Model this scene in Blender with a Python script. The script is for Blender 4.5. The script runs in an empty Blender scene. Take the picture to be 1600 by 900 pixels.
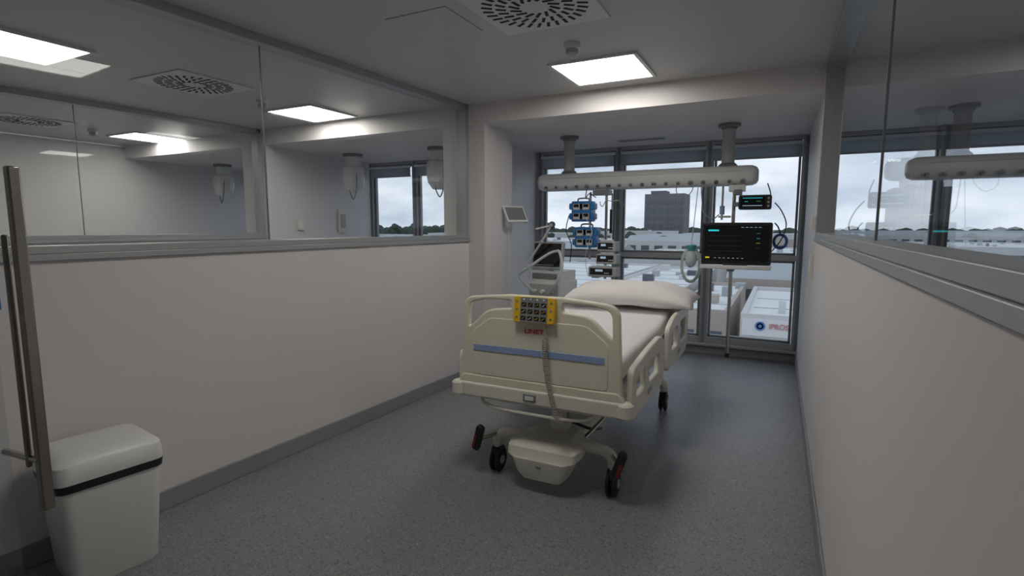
import bpy, bmesh, math, random
from mathutils import Vector, Matrix
random.seed(7)
SC=bpy.context.scene
COL=SC.collection
SC.view_settings.view_transform='Standard'
R=math.radians

# ---------------------------------------------------------------- materials
def mat(name,col,rough=.5,metal=0.0,amt=.04,scale=30,bump=0.0,emit=0,trans=0.0,spec=None,coat=0):
    m=bpy.data.materials.new(name); m.use_nodes=True
    nt=m.node_tree; n=nt.nodes; l=nt.links
    p=n['Principled BSDF']
    tc=n.new('ShaderNodeTexCoord'); nz=n.new('ShaderNodeTexNoise'); nz.inputs['Scale'].default_value=scale
    nz.inputs['Detail'].default_value=3
    l.new(tc.outputs['Object'],nz.inputs['Vector'])
    mx=n.new('ShaderNodeMix'); mx.data_type='RGBA'
    mx.inputs['A'].default_value=(*[c*(1-amt) for c in col],1)
    mx.inputs['B'].default_value=(*[min(1,c*(1+amt)) for c in col],1)
    l.new(nz.outputs['Fac'],mx.inputs['Factor'])
    l.new(mx.outputs['Result'],p.inputs['Base Color'])
    p.inputs['Roughness'].default_value=rough; p.inputs['Metallic'].default_value=metal
    if spec is not None: p.inputs['Specular IOR Level'].default_value=spec
    if coat: p.inputs['Coat Weight'].default_value=coat
    if bump:
        b=n.new('ShaderNodeBump'); b.inputs['Strength'].default_value=bump; b.inputs['Distance'].default_value=.01
        l.new(nz.outputs['Fac'],b.inputs['Height']); l.new(b.outputs['Normal'],p.inputs['Normal'])
    if emit:
        l.new(mx.outputs['Result'],p.inputs['Emission Color']); p.inputs['Emission Strength'].default_value=emit
    if trans: p.inputs['Transmission Weight'].default_value=trans
    return m

def glassmat(name,tint=(.93,.95,.95),base=.06,k=.85):
    m=bpy.data.materials.new(name); m.use_nodes=True
    nt=m.node_tree; n=nt.nodes; l=nt.links; n.clear()
    o=n.new('ShaderNodeOutputMaterial'); t=n.new('ShaderNodeBsdfTransparent'); t.inputs['Color'].default_value=(*tint,1)
    g=n.new('ShaderNodeBsdfGlossy'); g.inputs['Roughness'].default_value=.01; g.inputs['Color'].default_value=(.95,.97,1,1)
    lw=n.new('ShaderNodeLayerWeight'); lw.inputs['Blend'].default_value=.5
    pw=n.new('ShaderNodeMath'); pw.operation='POWER'; pw.inputs[1].default_value=4.5
    ma=n.new('ShaderNodeMath'); ma.operation='MULTIPLY_ADD'; ma.inputs[1].default_value=k; ma.inputs[2].default_value=base
    mx=n.new('ShaderNodeMixShader')
    l.new(lw.outputs['Facing'],pw.inputs[0]); l.new(pw.outputs[0],ma.inputs[0]); l.new(ma.outputs[0],mx.inputs[0])
    l.new(t.outputs[0],mx.inputs[1]); l.new(g.outputs[0],mx.inputs[2]); l.new(mx.outputs[0],o.inputs[0])
    return m

def blindmat():
    m=mat('grey_blind_fabric',(.34,.36,.38),.8,amt=.04,scale=100)
    nt=m.node_tree;n=nt.nodes;l=nt.links
    t=n.new('ShaderNodeBsdfTranslucent');t.inputs['Color'].default_value=(.55,.58,.61,1)
    mx=n.new('ShaderNodeMixShader');mx.inputs[0].default_value=.6
    l.new(n['Principled BSDF'].outputs[0],mx.inputs[1]);l.new(t.outputs[0],mx.inputs[2]);l.new(mx.outputs[0],n['Material Output'].inputs[0])
    return m

M={}
M['wall']=mat('painted_wall',(.72,.695,.70),.55,amt=.012,scale=2.5)
M['ceil']=mat('painted_ceiling',(.60,.60,.605),.35,amt=.01,scale=2)
M['alu']=mat('brushed_aluminium',(.46,.47,.48),.42,.6,amt=.05,scale=60)
M['alud']=mat('anodised_grey_frame',(.24,.25,.26),.42,.4,amt=.05,scale=60)
M['steel']=mat('stainless_steel',(.60,.58,.55),.25,1.0,amt=.04,scale=80)
M['bronze']=mat('dark_brushed_steel',(.34,.315,.285),.28,1.0,amt=.08,scale=50)
M['base']=mat('grey_vinyl_cove',(.28,.285,.30),.5,amt=.08,scale=120)
M['white']=mat('white_plastic',(.80,.80,.79),.38,amt=.015,scale=10)
M['whitem']=mat('white_enamel',(.74,.75,.75),.3,amt=.015,scale=10)
M['cream']=mat('cream_plastic',(.72,.69,.57),.42,amt=.02,scale=8)
M['cream2']=mat('pale_cream_plastic',(.73,.71,.63),.42,amt=.02,scale=8)
M['greypl']=mat('light_grey_plastic',(.42,.43,.43),.45,amt=.03)
M['midgrey']=mat('mid_grey_plastic',(.20,.21,.22),.45,amt=.04)
M['black']=mat('black_plastic',(.015,.016,.018),.35,amt=.1)
M['rubber']=mat('black_rubber',(.02,.02,.02),.7,amt=.1)
M['screen']=mat('dark_screen_glass',(.008,.01,.012),.12,amt=.1)
M['blue']=mat('blue_pump_plastic',(.03,.17,.46),.35,amt=.04)
M['stripe']=mat('blue_grey_strip',(.27,.38,.62),.45,amt=.02)
M['yellow']=mat('yellow_keypad',(.72,.44,.02),.45,amt=.04)
M['red']=mat('red_plastic',(.25,.015,.015),.4,amt=.04)
M['redtext']=mat('red_print',(.62,.04,.05),.5,amt=.02)
M['teal']=mat('teal_silicone',(.10,.50,.50),.35,amt=.05)
M['clear']=mat('milky_tube',(.60,.68,.68),.3,amt=.03)
M['cable']=mat('grey_cable',(.30,.31,.31),.5,amt=.03)
M['cord']=mat('beige_cord',(.34,.33,.28),.5,amt=.03)
M['bcable']=mat('blue_hose',(.03,.10,.32),.4,amt=.03)
M['linen']=mat('white_linen',(.78,.76,.77),.85,amt=.02,scale=60,bump=.15)
M['pillow']=mat('pillow_cotton',(.77,.73,.73),.9,amt=.02,scale=60,bump=.15)
M['blind']=blindmat()
M['dark']=mat('dark_slot',(.012,.012,.013),.7,amt=.1)
M['gap']=mat('shadow_gap',(.25,.25,.25),.7,amt=.1)
M['cyan']=mat('cyan_display',(.02,.65,.70),.5,emit=.6)
M['green']=mat('green_display',(.05,.60,.15),.5,emit=.5)
M['amber']=mat('amber_display',(.80,.60,.03),.5,emit=.5)
M['lcd']=mat('pale_display',(.45,.60,.75),.4,emit=.35)
M['lamp']=mat('led_panel_glow',(1,.96,.885),.5,amt=.005,emit=12.0)
M['glass']=glassmat('partition_glass',(.92,.94,.94),.035,.75)
M['wglass']=glassmat('window_glass',(.90,.93,.95),.04)

def floormat():
    m=bpy.data.materials.new('speckled_vinyl_floor'); m.use_nodes=True
    nt=m.node_tree;n=nt.nodes;l=nt.links;p=n['Principled BSDF']
    tc=n.new('ShaderNodeTexCoord')
    v=n.new('ShaderNodeTexVoronoi'); v.inputs['Scale'].default_value=110
    nz=n.new('ShaderNodeTexNoise'); nz.inputs['Scale'].default_value=150; nz.inputs['Detail'].default_value=5
    n2=n.new('ShaderNodeTexNoise'); n2.inputs['Scale'].default_value=1.3
    for q in (v,nz,n2): l.new(tc.outputs['Object'],q.inputs['Vector'])
    cr=n.new('ShaderNodeValToRGB'); e=cr.color_ramp.elements
    e[0].position=.32; e[0].color=(.18,.181,.188,1); e[1].position=.68; e[1].color=(.33,.332,.342,1)
    l.new(nz.outputs['Fac'],cr.inputs[0])
    sep=n.new('ShaderNodeSeparateColor'); l.new(v.outputs['Color'],sep.inputs[0])
    cr2=n.new('ShaderNodeValToRGB'); cr2.color_ramp.interpolation='CONSTANT'; e=cr2.color_ramp.elements
    e[0].position=0; e[0].color=(.62,.62,.64,1); e[1].position=.10; e[1].color=(1,1,1,1)
    x=cr2.color_ramp.elements.new(.92); x.color=(1.3,1.3,1.3,1)
    l.new(sep.outputs[0],cr2.inputs[0])
    mx=n.new('ShaderNodeMix'); mx.data_type='RGBA'; mx.blend_type='MULTIPLY'; mx.inputs['Factor'].default_value=.8
    l.new(cr.outputs[0],mx.inputs['A']); l.new(cr2.outputs[0],mx.inputs['B']); l.new(mx.outputs['Result'],p.inputs['Base Color'])
    mr=n.new('ShaderNodeMapRange'); mr.inputs['To Min'].default_value=.36; mr.inputs['To Max'].default_value=.48
    l.new(n2.outputs['Fac'],mr.inputs['Value']); l.new(mr.outputs[0],p.inputs['Roughness'])
    return m
M['floor']=floormat()

# ---------------------------------------------------------------- geometry builder
def empty(name,loc=(0,0,0),rz=0,label=None,cat=None,group=None):
    o=bpy.data.objects.new(name,None); o.empty_display_size=.05; o.location=loc; o.rotation_euler=(0,0,rz)
    COL.objects.link(o)
    if label:o['label']=label
    if cat:o['category']=cat
    if group:o['group']=group
    return o

def from_curve(cu):
    ob=bpy.data.objects.new('tmp',cu); COL.objects.link(ob)
    bpy.context.view_layer.update()
    dg=bpy.context.evaluated_depsgraph_get()
    me=bpy.data.meshes.new_from_object(ob.evaluated_get(dg))
    v=[x.co.copy() for x in me.vertices]; f=[tuple(p.vertices) for p in me.polygons]
    bpy.data.objects.remove(ob); bpy.data.meshes.remove(me); bpy.data.curves.remove(cu)
    return v,f

def rpoly(pts,r,n=5):
    out=[];N=len(pts)
    for i in range(N):
        p=Vector(pts[i]);a=Vector(pts[i-1]);c=Vector(pts[(i+1)%N])
        rr=r[i] if isinstance(r,(list,tuple)) else r
        d1=(a-p);d2=(c-p)
        k=min(rr,d1.length*.48,d2.length*.48)
        if k<1e-5: out.append(tuple(p)); continue
        A=p+d1.normalized()*k; B_=p+d2.normalized()*k
        for j in range(n+1):
            t=j/n
            out.append(tuple(A*(1-t)**2+p*2*t*(1-t)+B_*t*t))
    return out

MXZ=lambda x,y,z:Matrix(((1,0,0,x),(0,0,-1,y),(0,1,0,z),(0,0,0,1)))
MYZ=lambda x,y,z:Matrix(((0,0,1,x),(1,0,0,y),(0,1,0,z),(0,0,0,1)))

class B:
    def __init__(s): s.v=[];s.f=[];s.mi=[];s.mats=[]
    def _m(s,m):
        m=M[m] if isinstance(m,str) else m
        if m not in s.mats:s.mats.append(m)
        return s.mats.index(m)
    def add(s,vs,fs,m,X=None):
        k=len(s.v);i=s._m(m)
        for v in vs:
            v=Vector(v); s.v.append(X@v if X is not None else v)
        for f in fs: s.f.append([a+k for a in f]); s.mi.append(i)
        return s
    def box(s,c,d,m,X=None,taper=1.0):
        x,y,z=[a/2 for a in d];c=Vector(c);t=taper
        vs=[(-x*t,-y*t,-z),(x*t,-y*t,-z),(x*t,y*t,-z),(-x*t,y*t,-z),(-x,-y,z),(x,-y,z),(x,y,z),(-x,y,z)]
        vs=[Vector(v)+c for v in vs]
        return s.add(vs,[(0,3,2,1),(4,5,6,7),(0,1,5,4),(1,2,6,5),(2,3,7,6),(3,0,4,7)],m,X)
    def prism(s,poly,vec,m,X=None):
        n=len(poly);vec=Vector(vec);a=[Vector(p) for p in poly]
        vs=a+[p+vec for p in a]
        fs=[tuple(range(n))[::-1],tuple(range(n,2*n))]+[(i,(i+1)%n,n+(i+1)%n,n+i) for i in range(n)]
        return s.add(vs,fs,m,X)
    def cyl(s,p0,p1,r,m,r1=None,seg=18,X=None):
        p0=Vector(p0);p1=Vector(p1);r1=r if r1 is None else r1
        d=(p1-p0).normalized();q=Vector((0,0,1)).rotation_difference(d)
        vs=[]
        for p,rr in((p0,r),(p1,r1)):
            for i in range(seg):
                a=2*math.pi*i/seg; vs.append(p+q@Vector((rr*math.cos(a),rr*math.sin(a),0)))
        fs=[tuple(range(seg))[::-1],tuple(range(seg,2*seg))]+[(i,(i+1)%seg,seg+(i+1)%seg,seg+i) for i in range(seg)]
        return s.add(vs,fs,m,X)
    def lathe(s,prof,m,c=(0,0,0),axis=(0,0,1),seg=24,X=None):
        q=Vector((0,0,1)).rotation_difference(Vector(axis).normalized());c=Vector(c);vs=[];n=len(prof)
        for r,z in prof:
            for i in range(seg):
                a=2*math.pi*i/seg; vs.append(c+q@Vector((r*math.cos(a),r*math.sin(a),z)))
        fs=[(j*seg+i,j*seg+(i+1)%seg,(j+1)*seg+(i+1)%seg,(j+1)*seg+i) for j in range(n-1) for i in range(seg)]
        fs+= [tuple(range(seg))[::-1],tuple(range((n-1)*seg,n*seg))]
        return s.add(vs,fs,m,X)
    def ell(s,c,r,m,seg=18,rings=10,X=None):
        c=Vector(c);vs=[]
        for j in range(1,rings):
            t=math.pi*j/rings
            for i in range(seg):
                a=2*math.pi*i/seg
                vs.append(c+Vector((r[0]*math.sin(t)*math.cos(a),r[1]*math.sin(t)*math.sin(a),r[2]*math.cos(t))))
        vs+=[c+Vector((0,0,r[2])),c-Vector((0,0,r[2]))]
        fs=[(j*seg+i,(j+1)*seg+i,(j+1)*seg+(i+1)%seg,j*seg+(i+1)%seg) for j in range(rings-2) for i in range(seg)]
        T=len(vs)-2
        fs+=[(T,i,(i+1)%seg) for i in range(seg)]+[(T+1,(rings-2)*seg+(i+1)%seg,(rings-2)*seg+i) for i in range(seg)]
        return s.add(vs,fs,m,X)
    def tube(s,pts,r,m,seg=8,X=None,sub=0):
        P=[Vector(p) for p in pts]
        if sub:
            Q=[];n=len(P)
            for i in range(n-1):
                a=P[max(i-1,0)];b=P[i];c=P[i+1];d=P[min(i+2,n-1)]
                for j in range(sub):
                    t=j/sub
                    Q.append(.5*((2*b)+(c-a)*t+(2*a-5*b+4*c-d)*t*t+(3*b-a-3*c+d)*t**3))
            Q.append(P[-1]);P=Q
        n=len(P);vs=[]
        t0=(P[1]-P[0]).normalized()
        u=t0.orthogonal().normalized()
        for i in range(n):
            t=(P[min(i+1,n-1)]-P[max(i-1,0)]).normalized()
            u=(u-t*u.dot(t)).normalized();w=t.cross(u)
            for k in range(seg):
                a=2*math.pi*k/seg; vs.append(P[i]+u*(r*math.cos(a))+w*(r*math.sin(a)))
        fs=[(j*seg+i,j*seg+(i+1)%seg,(j+1)*seg+(i+1)%seg,(j+1)*seg+i) for j in range(n-1) for i in range(seg)]
        fs+=[tuple(range(seg))[::-1],tuple(range((n-1)*seg,n*seg))]
        return s.add(vs,fs,m,X)
    def plate(s,loops,t,m,X,bev=.004):
        cu=bpy.data.curves.new('c','CURVE');cu.dimensions='2D';cu.fill_mode='BOTH'
        cu.extrude=max(t/2-bev,.0002);cu.bevel_depth=bev;cu.bevel_resolution=2;cu.offset=-bev
        for L in loops:
            sp=cu.splines.new('POLY');sp.points.add(len(L)-1);sp.use_cyclic_u=True
            for i,p in enumerate(L): sp.points[i].co=(p[0],p[1],0,1)
        v,f=from_curve(cu)
        return s.add(v,f,m,X)
    def text(s,txt,size,m,X,ext=.0006,bold=0.0,sx=1.0):
        cu=bpy.data.curves.new('t','FONT');cu.body=txt;cu.size=size;cu.extrude=ext;cu.offset=bold
        cu.align_x='CENTER';cu.align_y='CENTER'
        v,f=from_curve(cu)
        for a in v:a.x*=sx
        return s.add(v,f,m,X)
    def strip(s,p0,p1,o0,o1,z0,z1,m):
        p0=Vector(p0);p1=Vector(p1);d=(p1-p0).normalized();n=Vector((d.y,-d.x))
        q=[p0+n*o0,p1+n*o0,p1+n*o1,p0+n*o1]
        return s.prism([(a.x,a.y,z0) for a in q],(0,0,z1-z0),m)
    def obj(s,name,parent=None,label=None,cat=None,bevel=0,kind=None,group=None,angle=35,subsurf=0,loc=None,rz=0):
        me=bpy.data.meshes.new(name)
        me.from_pydata([tuple(v) for v in s.v],[],s.f)
        for m in s.mats: me.materials.append(m)
        me.polygons.foreach_set('material_index',s.mi)
        bm=bmesh.new();bm.from_mesh(me);bmesh.ops.recalc_face_normals(bm,faces=bm.faces);bm.to_mesh(me);bm.free()
        me.polygons.foreach_set('use_smooth',[True]*len(me.polygons))
        me.set_sharp_from_angle(angle=R(angle))
        o=bpy.data.objects.new(name,me);COL.objects.link(o)
        if parent:o.parent=parent
        if loc:o.location=loc
        if rz:o.rotation_euler=(0,0,rz)
        if bevel:
            b=o.modifiers.new('bevel','BEVEL');b.width=bevel;b.segments=2;b.limit_method='ANGLE';b.angle_limit=R(40)
        if label:o['label']=label
        if cat:o['category']=cat
        if kind:o['kind']=kind
        if group:o['group']=group
        return o

# ---------------------------------------------------------------- structure
CZ=2.62; LZ=2.44; YB=4.4; YW=6.5
L0=(-2.91,.6);L1=(-2.70,YB)
K0=(-5.80,.6);K1=(-5.56,YB)
G0=(.262,-2.4);G1=(.195,6.6)
def gx(y): return .262+(y+2.4)/9.0*(-.067)

B().box((-2.9,2.1,-.05),(13.2,9.2,.1),'floor').obj('floor',kind='structure')
B().box((-2.9,1.0,CZ+.06),(13.2,6.8,.12),'ceil').obj('ceiling',kind='structure')
B().box((-2.9,(YB+6.7)/2,(LZ+2.85)/2),(13.2,6.7-YB,2.85-LZ),'wall').obj('trim_1',kind='structure')
B().box((-2.9,-2.45,1.3),(13.2,.1,2.6),'wall').obj('wall_front',kind='structure')
B().box((-2.9,6.56,.055),(12.6,.16,.11),'base').obj('wall_back',kind='structure',bevel=.006)
B().box((-2.9,6.53,.1255),(12.6,.24,.03),'alu').obj('trim_4',kind='structure',bevel=.004)
B().box((-8.45,2.0,1.3),(.1,9,2.6),'wall').obj('wall_far_left',kind='structure')
B().box((3.45,2.0,1.3),(.1,9,2.6),'wall').obj('wall_far_right',kind='structure')
B().strip(L0,L1,-.1,0,0,1.345,'wall').obj('wall_left',kind='structure')
b=B();b.box((-2.75,(YB+4.97)/2,LZ/2),(.46,4.97-YB,LZ),'wall');b.obj('wall_pier',kind='structure')
B().box((-2.97,(4.97+6.6)/2,LZ/2),(.10,6.6-4.97,LZ),'wall').obj('wall_left_rear',kind='structure')
B().strip(K0,K1,-.1,0,0,1.345,'wall').obj('wall_next_left',kind='structure')
b=B();b.prism([(-5.48,YB,0),(-5.74,6.6,0),(-5.90,6.6,0),(-5.90,YB,0)],(0,0,LZ),'wall');b.obj('wall_next_left_rear',kind='structure')
G44=(gx(YB),YB);ZR=1.385
B().strip(G0,G44,0,.1,0,ZR,'wall').obj('wall_right',kind='structure')
B().strip(G44,G1,0,.1,0,LZ,'wall').obj('wall_right_rear',kind='structure')

B().strip(L0,L1,0,.014,0,.105,'base').obj('baseboard_left',kind='structure',bevel=.004)
b=B();b.box((-2.61,YB-.007,.0525),(.19,.014,.105),'base');b.box((-2.513,(YB+4.97)/2,.0525),(.014,4.97-YB,.105),'base')
b.obj('baseboard_pier',kind='structure',bevel=.004)
B().strip(G0,G1,-.012,0,0,.105,'base').obj('baseboard_right',kind='structure',bevel=.004)
B().box((-2.913,5.75,.0525),(.014,1.5,.105),'base').obj('baseboard_left_rear',kind='structure')

def glazing(idx,p0,p1,side,z0,joints):
    p0=Vector(p0);p1=Vector(p1);d=(p1-p0).normalized();n=Vector((d.y,-d.x))
    a,c=(-.1,0) if side>0 else (0,.1)
    pr=.020 if side>0 else .012
    b=B()
    b.strip(p0,p1,a-pr,c+pr,z0,z0+.03,'alu')
    b.strip(p0,p1,a-.006,c+.006,z0+.03,z0+.065,'alu')
    b.strip(p0,p1,a-.008,c+.008,CZ-.05,CZ,'alu')
    b.strip(p1-d*.05,p1,a-.008,c+.008,z0,CZ,'alu')
    b.strip(p0,p0+d*.05,a-.008,c+.008,z0,CZ,'alu')
    fr=b.obj('window_%d'%idx,kind='structure',bevel=.003)
    m=(a+c)/2
    q0=p0+d*.05+n*m;q1=p1-d*.05+n*m
    b=B();b.add([(q0.x,q0.y,z0+.06),(q1.x,q1.y,z0+.06),(q1.x,q1.y,CZ-.045),(q0.x,q0.y,CZ-.045)],[(0,1,2,3)],'glass')
    b.obj('glass_pane',parent=fr,label='clear partition glass')
    for y in joints:
        t=(y-p0.y)/(p1.y-p0.y);q=p0+(p1-p0)*t+n*m
        B().strip(q-d*.003,q+d*.003,-.004,.004,z0+.06,CZ-.045,'alud').obj('pane_joint',parent=fr,label='dark vertical seal')
glazing(3,L0,L1,1,1.345,[2.29])
glazing(4,K0,K1,1,1.345,[2.6])
glazing(5,(gx(-.3),-.3),G44,-1,ZR,[2.15])

def window(idx,xs):
    b=B();x0,x1=xs[0],xs[-1]
    for z0,z1 in((.14,.21),(1.115,1.175),(2.40,2.44)): b.box(((x0+x1)/2,YW,(z0+z1)/2),(x1-x0,.09,z1-z0),'alu')
    for i,x in enumerate(xs):
        b.box((x,YW,1.29),(.085,.10,2.30),'alu')
        b.box((x,YW-.055,1.29),(.03,.02,2.28),'alud')
    for i in range(len(xs)-1):
        a,c=xs[i]+.05,xs[i+1]-.05
        for zz0,zz1 in((.21,1.115),(1.175,2.40)):
            for z in(zz0+.012,zz1-.012): b.box(((a+c)/2,YW+.01,z),(c-a,.05,.024),'alud')
            for x in(a+.012,c-.012): b.box((x,YW+.01,(zz0+zz1)/2),(.024,.05,zz1-zz0),'alud')
    fr=b.obj('window_%d'%idx,kind='structure',bevel=.003)
    b=B();b.add([(x0,YW+.02,.17),(x1,YW+.02,.17),(x1,YW+.02,2.42),(x0,YW+.02,2.42)],[(0,1,2,3)],'wglass')
    b.obj('glass_pane',parent=fr,label='window glass')
W1=[-2.86,-1.82,-.78,.18];W2=[-5.72,-4.88,-3.96,-3.06];W3=[.34,1.34,2.36,3.38];W4=[-8.36,-7.5,-6.7,-5.95]
window(1,W1);window(2,W2);window(6,W3);window(7,W4)
def blind(x0,x1):
    r=empty('roller_blind',((x0+x1)/2,6.41,2.36),label='grey fabric roller blind rolled up above the window pane',cat='roller blind',group='roller blinds along the window wall')
    w=x1-x0-.07
    B().cyl((-w/2,0,0),(w/2,0,0),.018,'whitem').obj('roller_tube',parent=r)
    B().box((0,.0,-.07),(w-.02,.003,.13),'blind').obj('blind_fabric',parent=r)
    B().box((0,0,-.14),(w-.01,.016,.02),'greypl').obj('bottom_bar',parent=r,bevel=.004)
for W in(W1,W2,W3,W4):
    for i in range(3): blind(W[i],W[i+1])

# ---------------------------------------------------------------- door with handle
b=B();DY=.76
b.box((-2.58,DY,.05),(.62,.045,.10),'alud');b.box((-2.58,DY,2.5),(.62,.045,.10),'alud')
dr=b.obj('door_1',kind='structure',bevel=.003)
B().add([(-2.88,DY,.1),(-2.27,DY,.1),(-2.27,DY,2.45),(-2.88,DY,2.45)],[(0,1,2,3)],'glass').obj('glass_leaf',parent=dr,label='clear sliding glass leaf')
b=B();hx=-2.235;hy=.83
b.box((hx,hy,1.105),(.034,.034,1.17),'bronze')
b.box((hx-.046,hy-.02,1.07),(.014,.018,.80),'bronze')
for z in(.70,): b.cyl((hx-.20,hy-.03,z),(hx,hy-.01,z),.012,'steel')
b.obj('door_handle',parent=dr,label='long brushed steel pull handle',bevel=.005)

# ---------------------------------------------------------------- ceiling fittings
def lamp(x,y):
    r=empty('ceiling_light',(x,y,CZ),label='square LED ceiling panel, lit white',cat='ceiling light',group='LED ceiling panels')
    b=B()
    for s in(-1,1):
        b.box((s*.30,0,-.008),(.025,.625,.016),'whitem');b.box((0,s*.30,-.008),(.575,.025,.016),'whitem')
    b.obj('frame',parent=r)
    B().box((0,0,-.004),(.575,.575,.006),'lamp').obj('light_panel',parent=r,label='glowing white diffuser')
for p in[(-1.22,3.87),(-1.22,1.75),(-4.28,4.0),(-4.34,1.68),(-7.3,4.1),(-7.2,1.8),(1.85,1.75)]: lamp(*p)

def diffuser(x,y):
    r=empty('air_diffuser',(x,y,CZ),label='square white swirl air diffuser with radial dark slots',cat='air vent',group='ceiling air diffusers')
    B().box((0,0,-.004),(.62,.62,.010),'whitem').obj('face_plate',parent=r,bevel=.003)
    b=B()
    for n,r0,r1,tw in((14,.075,.135,.5),(22,.150,.205,.35),(30,.218,.275,.28)):
        for i in range(n):
            a=2*math.pi*i/n
            X=Matrix.Rotation(a,4,'Z')@Matrix.Translation(((r0+r1)/2,0,-.0098))@Matrix.Rotation(tw,4,'Z')
            b.box((0,0,0),(r1-r0,.017,.003),'dark',X)
    b.obj('slots',parent=r,label='dark radial slots')
for p in[(-1.2,2.62),(-4.25,2.78),(-7.3,2.9),(1.85,2.7)]: diffuser(*p)
def smoke(x,y,z=CZ):
    r=empty('smoke_detector',(x,y,z),label='small round smoke detector fixed to the ceiling',cat='smoke detector',group='smoke detectors')
    B().lathe([(.052,0),(.052,-.03),(.048,-.034)],'whitem').obj('base',parent=r)
    B().lathe([(.038,-.034),(.040,-.06),(.030,-.072),(.012,-.078)],'greypl').obj('sensor_head',parent=r)
for p in[(-1.23,3.25),(-4.25,3.4),(-7.3,3.5)]: smoke(*p)
k=2
for x,y,sx,sy in[(-1.81,2.61,.39,.38),(-4.95,2.0,.5,.5)]:
    b=B();b.box((x,y,CZ-.0006),(sx+.008,sy+.008,.0012),'gap');b.box((x,y,CZ-.0015),(sx,sy,.003),'ceil');b.obj('trim_%d'%k,kind='structure');k+=1
b=B();b.box((-1.45,6.0,LZ-.002),(.55,.16,.006),'whitem')
for i in range(6): b.box((-1.45,5.945+i*.022,LZ-.0055),(.51,.008,.002),'gap')
b.obj('supply_air_grille',label='slim white linear air grille in the lowered ceiling',cat='air vent',group='linear air grilles')

# ---------------------------------------------------------------- pendant supply unit
def rrect(w,h,r,n=5):
    return rpoly([(-w/2,-h/2),(w/2,-h/2),(w/2,h/2),(-w/2,h/2)],r,n)
def pendant(loc):
    r=empty('ceiling_supply_unit',loc,label='long white medical supply beam hung on two ceiling columns',cat='medical supply unit',group='ceiling supply beams')
    L=2.2
    def prof(sc): return [(y*sc*.92,z*sc) for y,z in rpoly([(-.13,-.035),(-.09,-.09),(.09,-.09),(.13,-.035),(.13,.05),(.09,.09),(-.09,.09),(-.13,.05)],.03,3)]
    st=[(-L/2,.55),(-L/2+.015,.8),(-L/2+.05,.97),(-L/2+.09,1),(L/2-.09,1),(L/2-.05,.97),(L/2-.015,.8),(L/2,.55)]
    vs=[];n=len(prof(1))
    for x,s in st: vs+=[(x,y,z) for y,z in prof(s)]
    fs=[(j*n+i,j*n+(i+1)%n,(j+1)*n+(i+1)%n,(j+1)*n+i) for j in range(len(st)-1) for i in range(n)]
    fs+=[tuple(range(n)),tuple(range((len(st)-1)*n,len(st)*n))]
    B().add(vs,fs,'whitem').obj('beam_housing',parent=r,angle=50)
    b=B()
    for z in(.035,): b.box((0,-.1205,z),(L-.25,.004,.004),'greypl')
    b.obj('seam_trim',parent=r)
    for x in(-.76,.83):
        b=B();b.cyl((x,0,.08),(x,0,.48),.058,'greypl',seg=28);b.obj('ceiling_column',parent=r)
        B().lathe([(.10,.48),(.10,.455),(.075,.45),(.066,.43)],'midgrey',c=(x,0,0)).obj('ceiling_collar',parent=r)
        B().lathe([(.085,.085),(.085,.10),(.065,.12)],'midgrey',c=(x,0,0)).obj('lower_collar',parent=r)
    nrm=Vector((0,-.80,-.60)).normalized()
    x=-.98
    kinds=['gas','pow','pow','gas','rnd','pow','net','pow','pow','gas','net','pow','pow','rnd','gas','gas','pow','rnd']
    for kd in kinds:
        c=Vector((x,-.108,-.055))
        if kd=='gas':
            b=B();b.cyl(c,c+nrm*.016,.019,'midgrey');b.cyl(c+nrm*.016,c+nrm*.028,.011,'steel');b.obj('gas_outlet',parent=r,label='round grey gas outlet')
        elif kd=='rnd':
            b=B();b.cyl(c,c+nrm*.012,.027,'greypl');b.cyl(c+nrm*.012,c+nrm*.014,.017,'midgrey');b.obj('round_socket',parent=r)
        elif kd=='pow':
            b=B();b.cyl(c,c+nrm*.010,.020,'greypl');b.cyl(c+nrm*.010,c+nrm*.011,.014,'midgrey')
            b.obj('power_socket',parent=r,label='round power socket')
        else:
            X=Matrix.Translation(c)@Matrix.Rotation(R(37),4,'X')
            b=B();b.box((0,0,0),(.05,.016,.03),'greypl',X);b.box((-.01,-.009,0),(.014,.003,.012),'dark',X);b.box((.011,-.009,0),(.014,.003,.012),'dark',X);b.obj('data_socket',parent=r)
        x+=.115
    return r
PY=5.48
pendant((-1.33,PY,1.96));pendant((1.98,PY,1.96))

def stub(x):
    r=empty('wrapped_ceiling_column',(x,5.5,LZ),label='white ceiling column with its lower end wrapped in plastic',cat='ceiling column',group='wrapped ceiling columns')
    B().lathe([(.13,0),(.13,-.03),(.10,-.04)],'midgrey').obj('ceiling_collar',parent=r)
    B().lathe([(.10,-.03),(.10,-.16),(.135,-.18),(.15,-.30),(.13,-.42),(.07,-.50)],'whitem',seg=14).obj('plastic_wrap',parent=r,angle=20)
    B().tube([(0.1,-.05,-.2),(.16,-.12,-.45),(.10,-.12,-.6),(0,-.08,-.48)],.008,'cable',sub=5).obj('hanging_cable',parent=r)
for x in(-5.17,-3.80,-7.85): stub(x)

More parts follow.
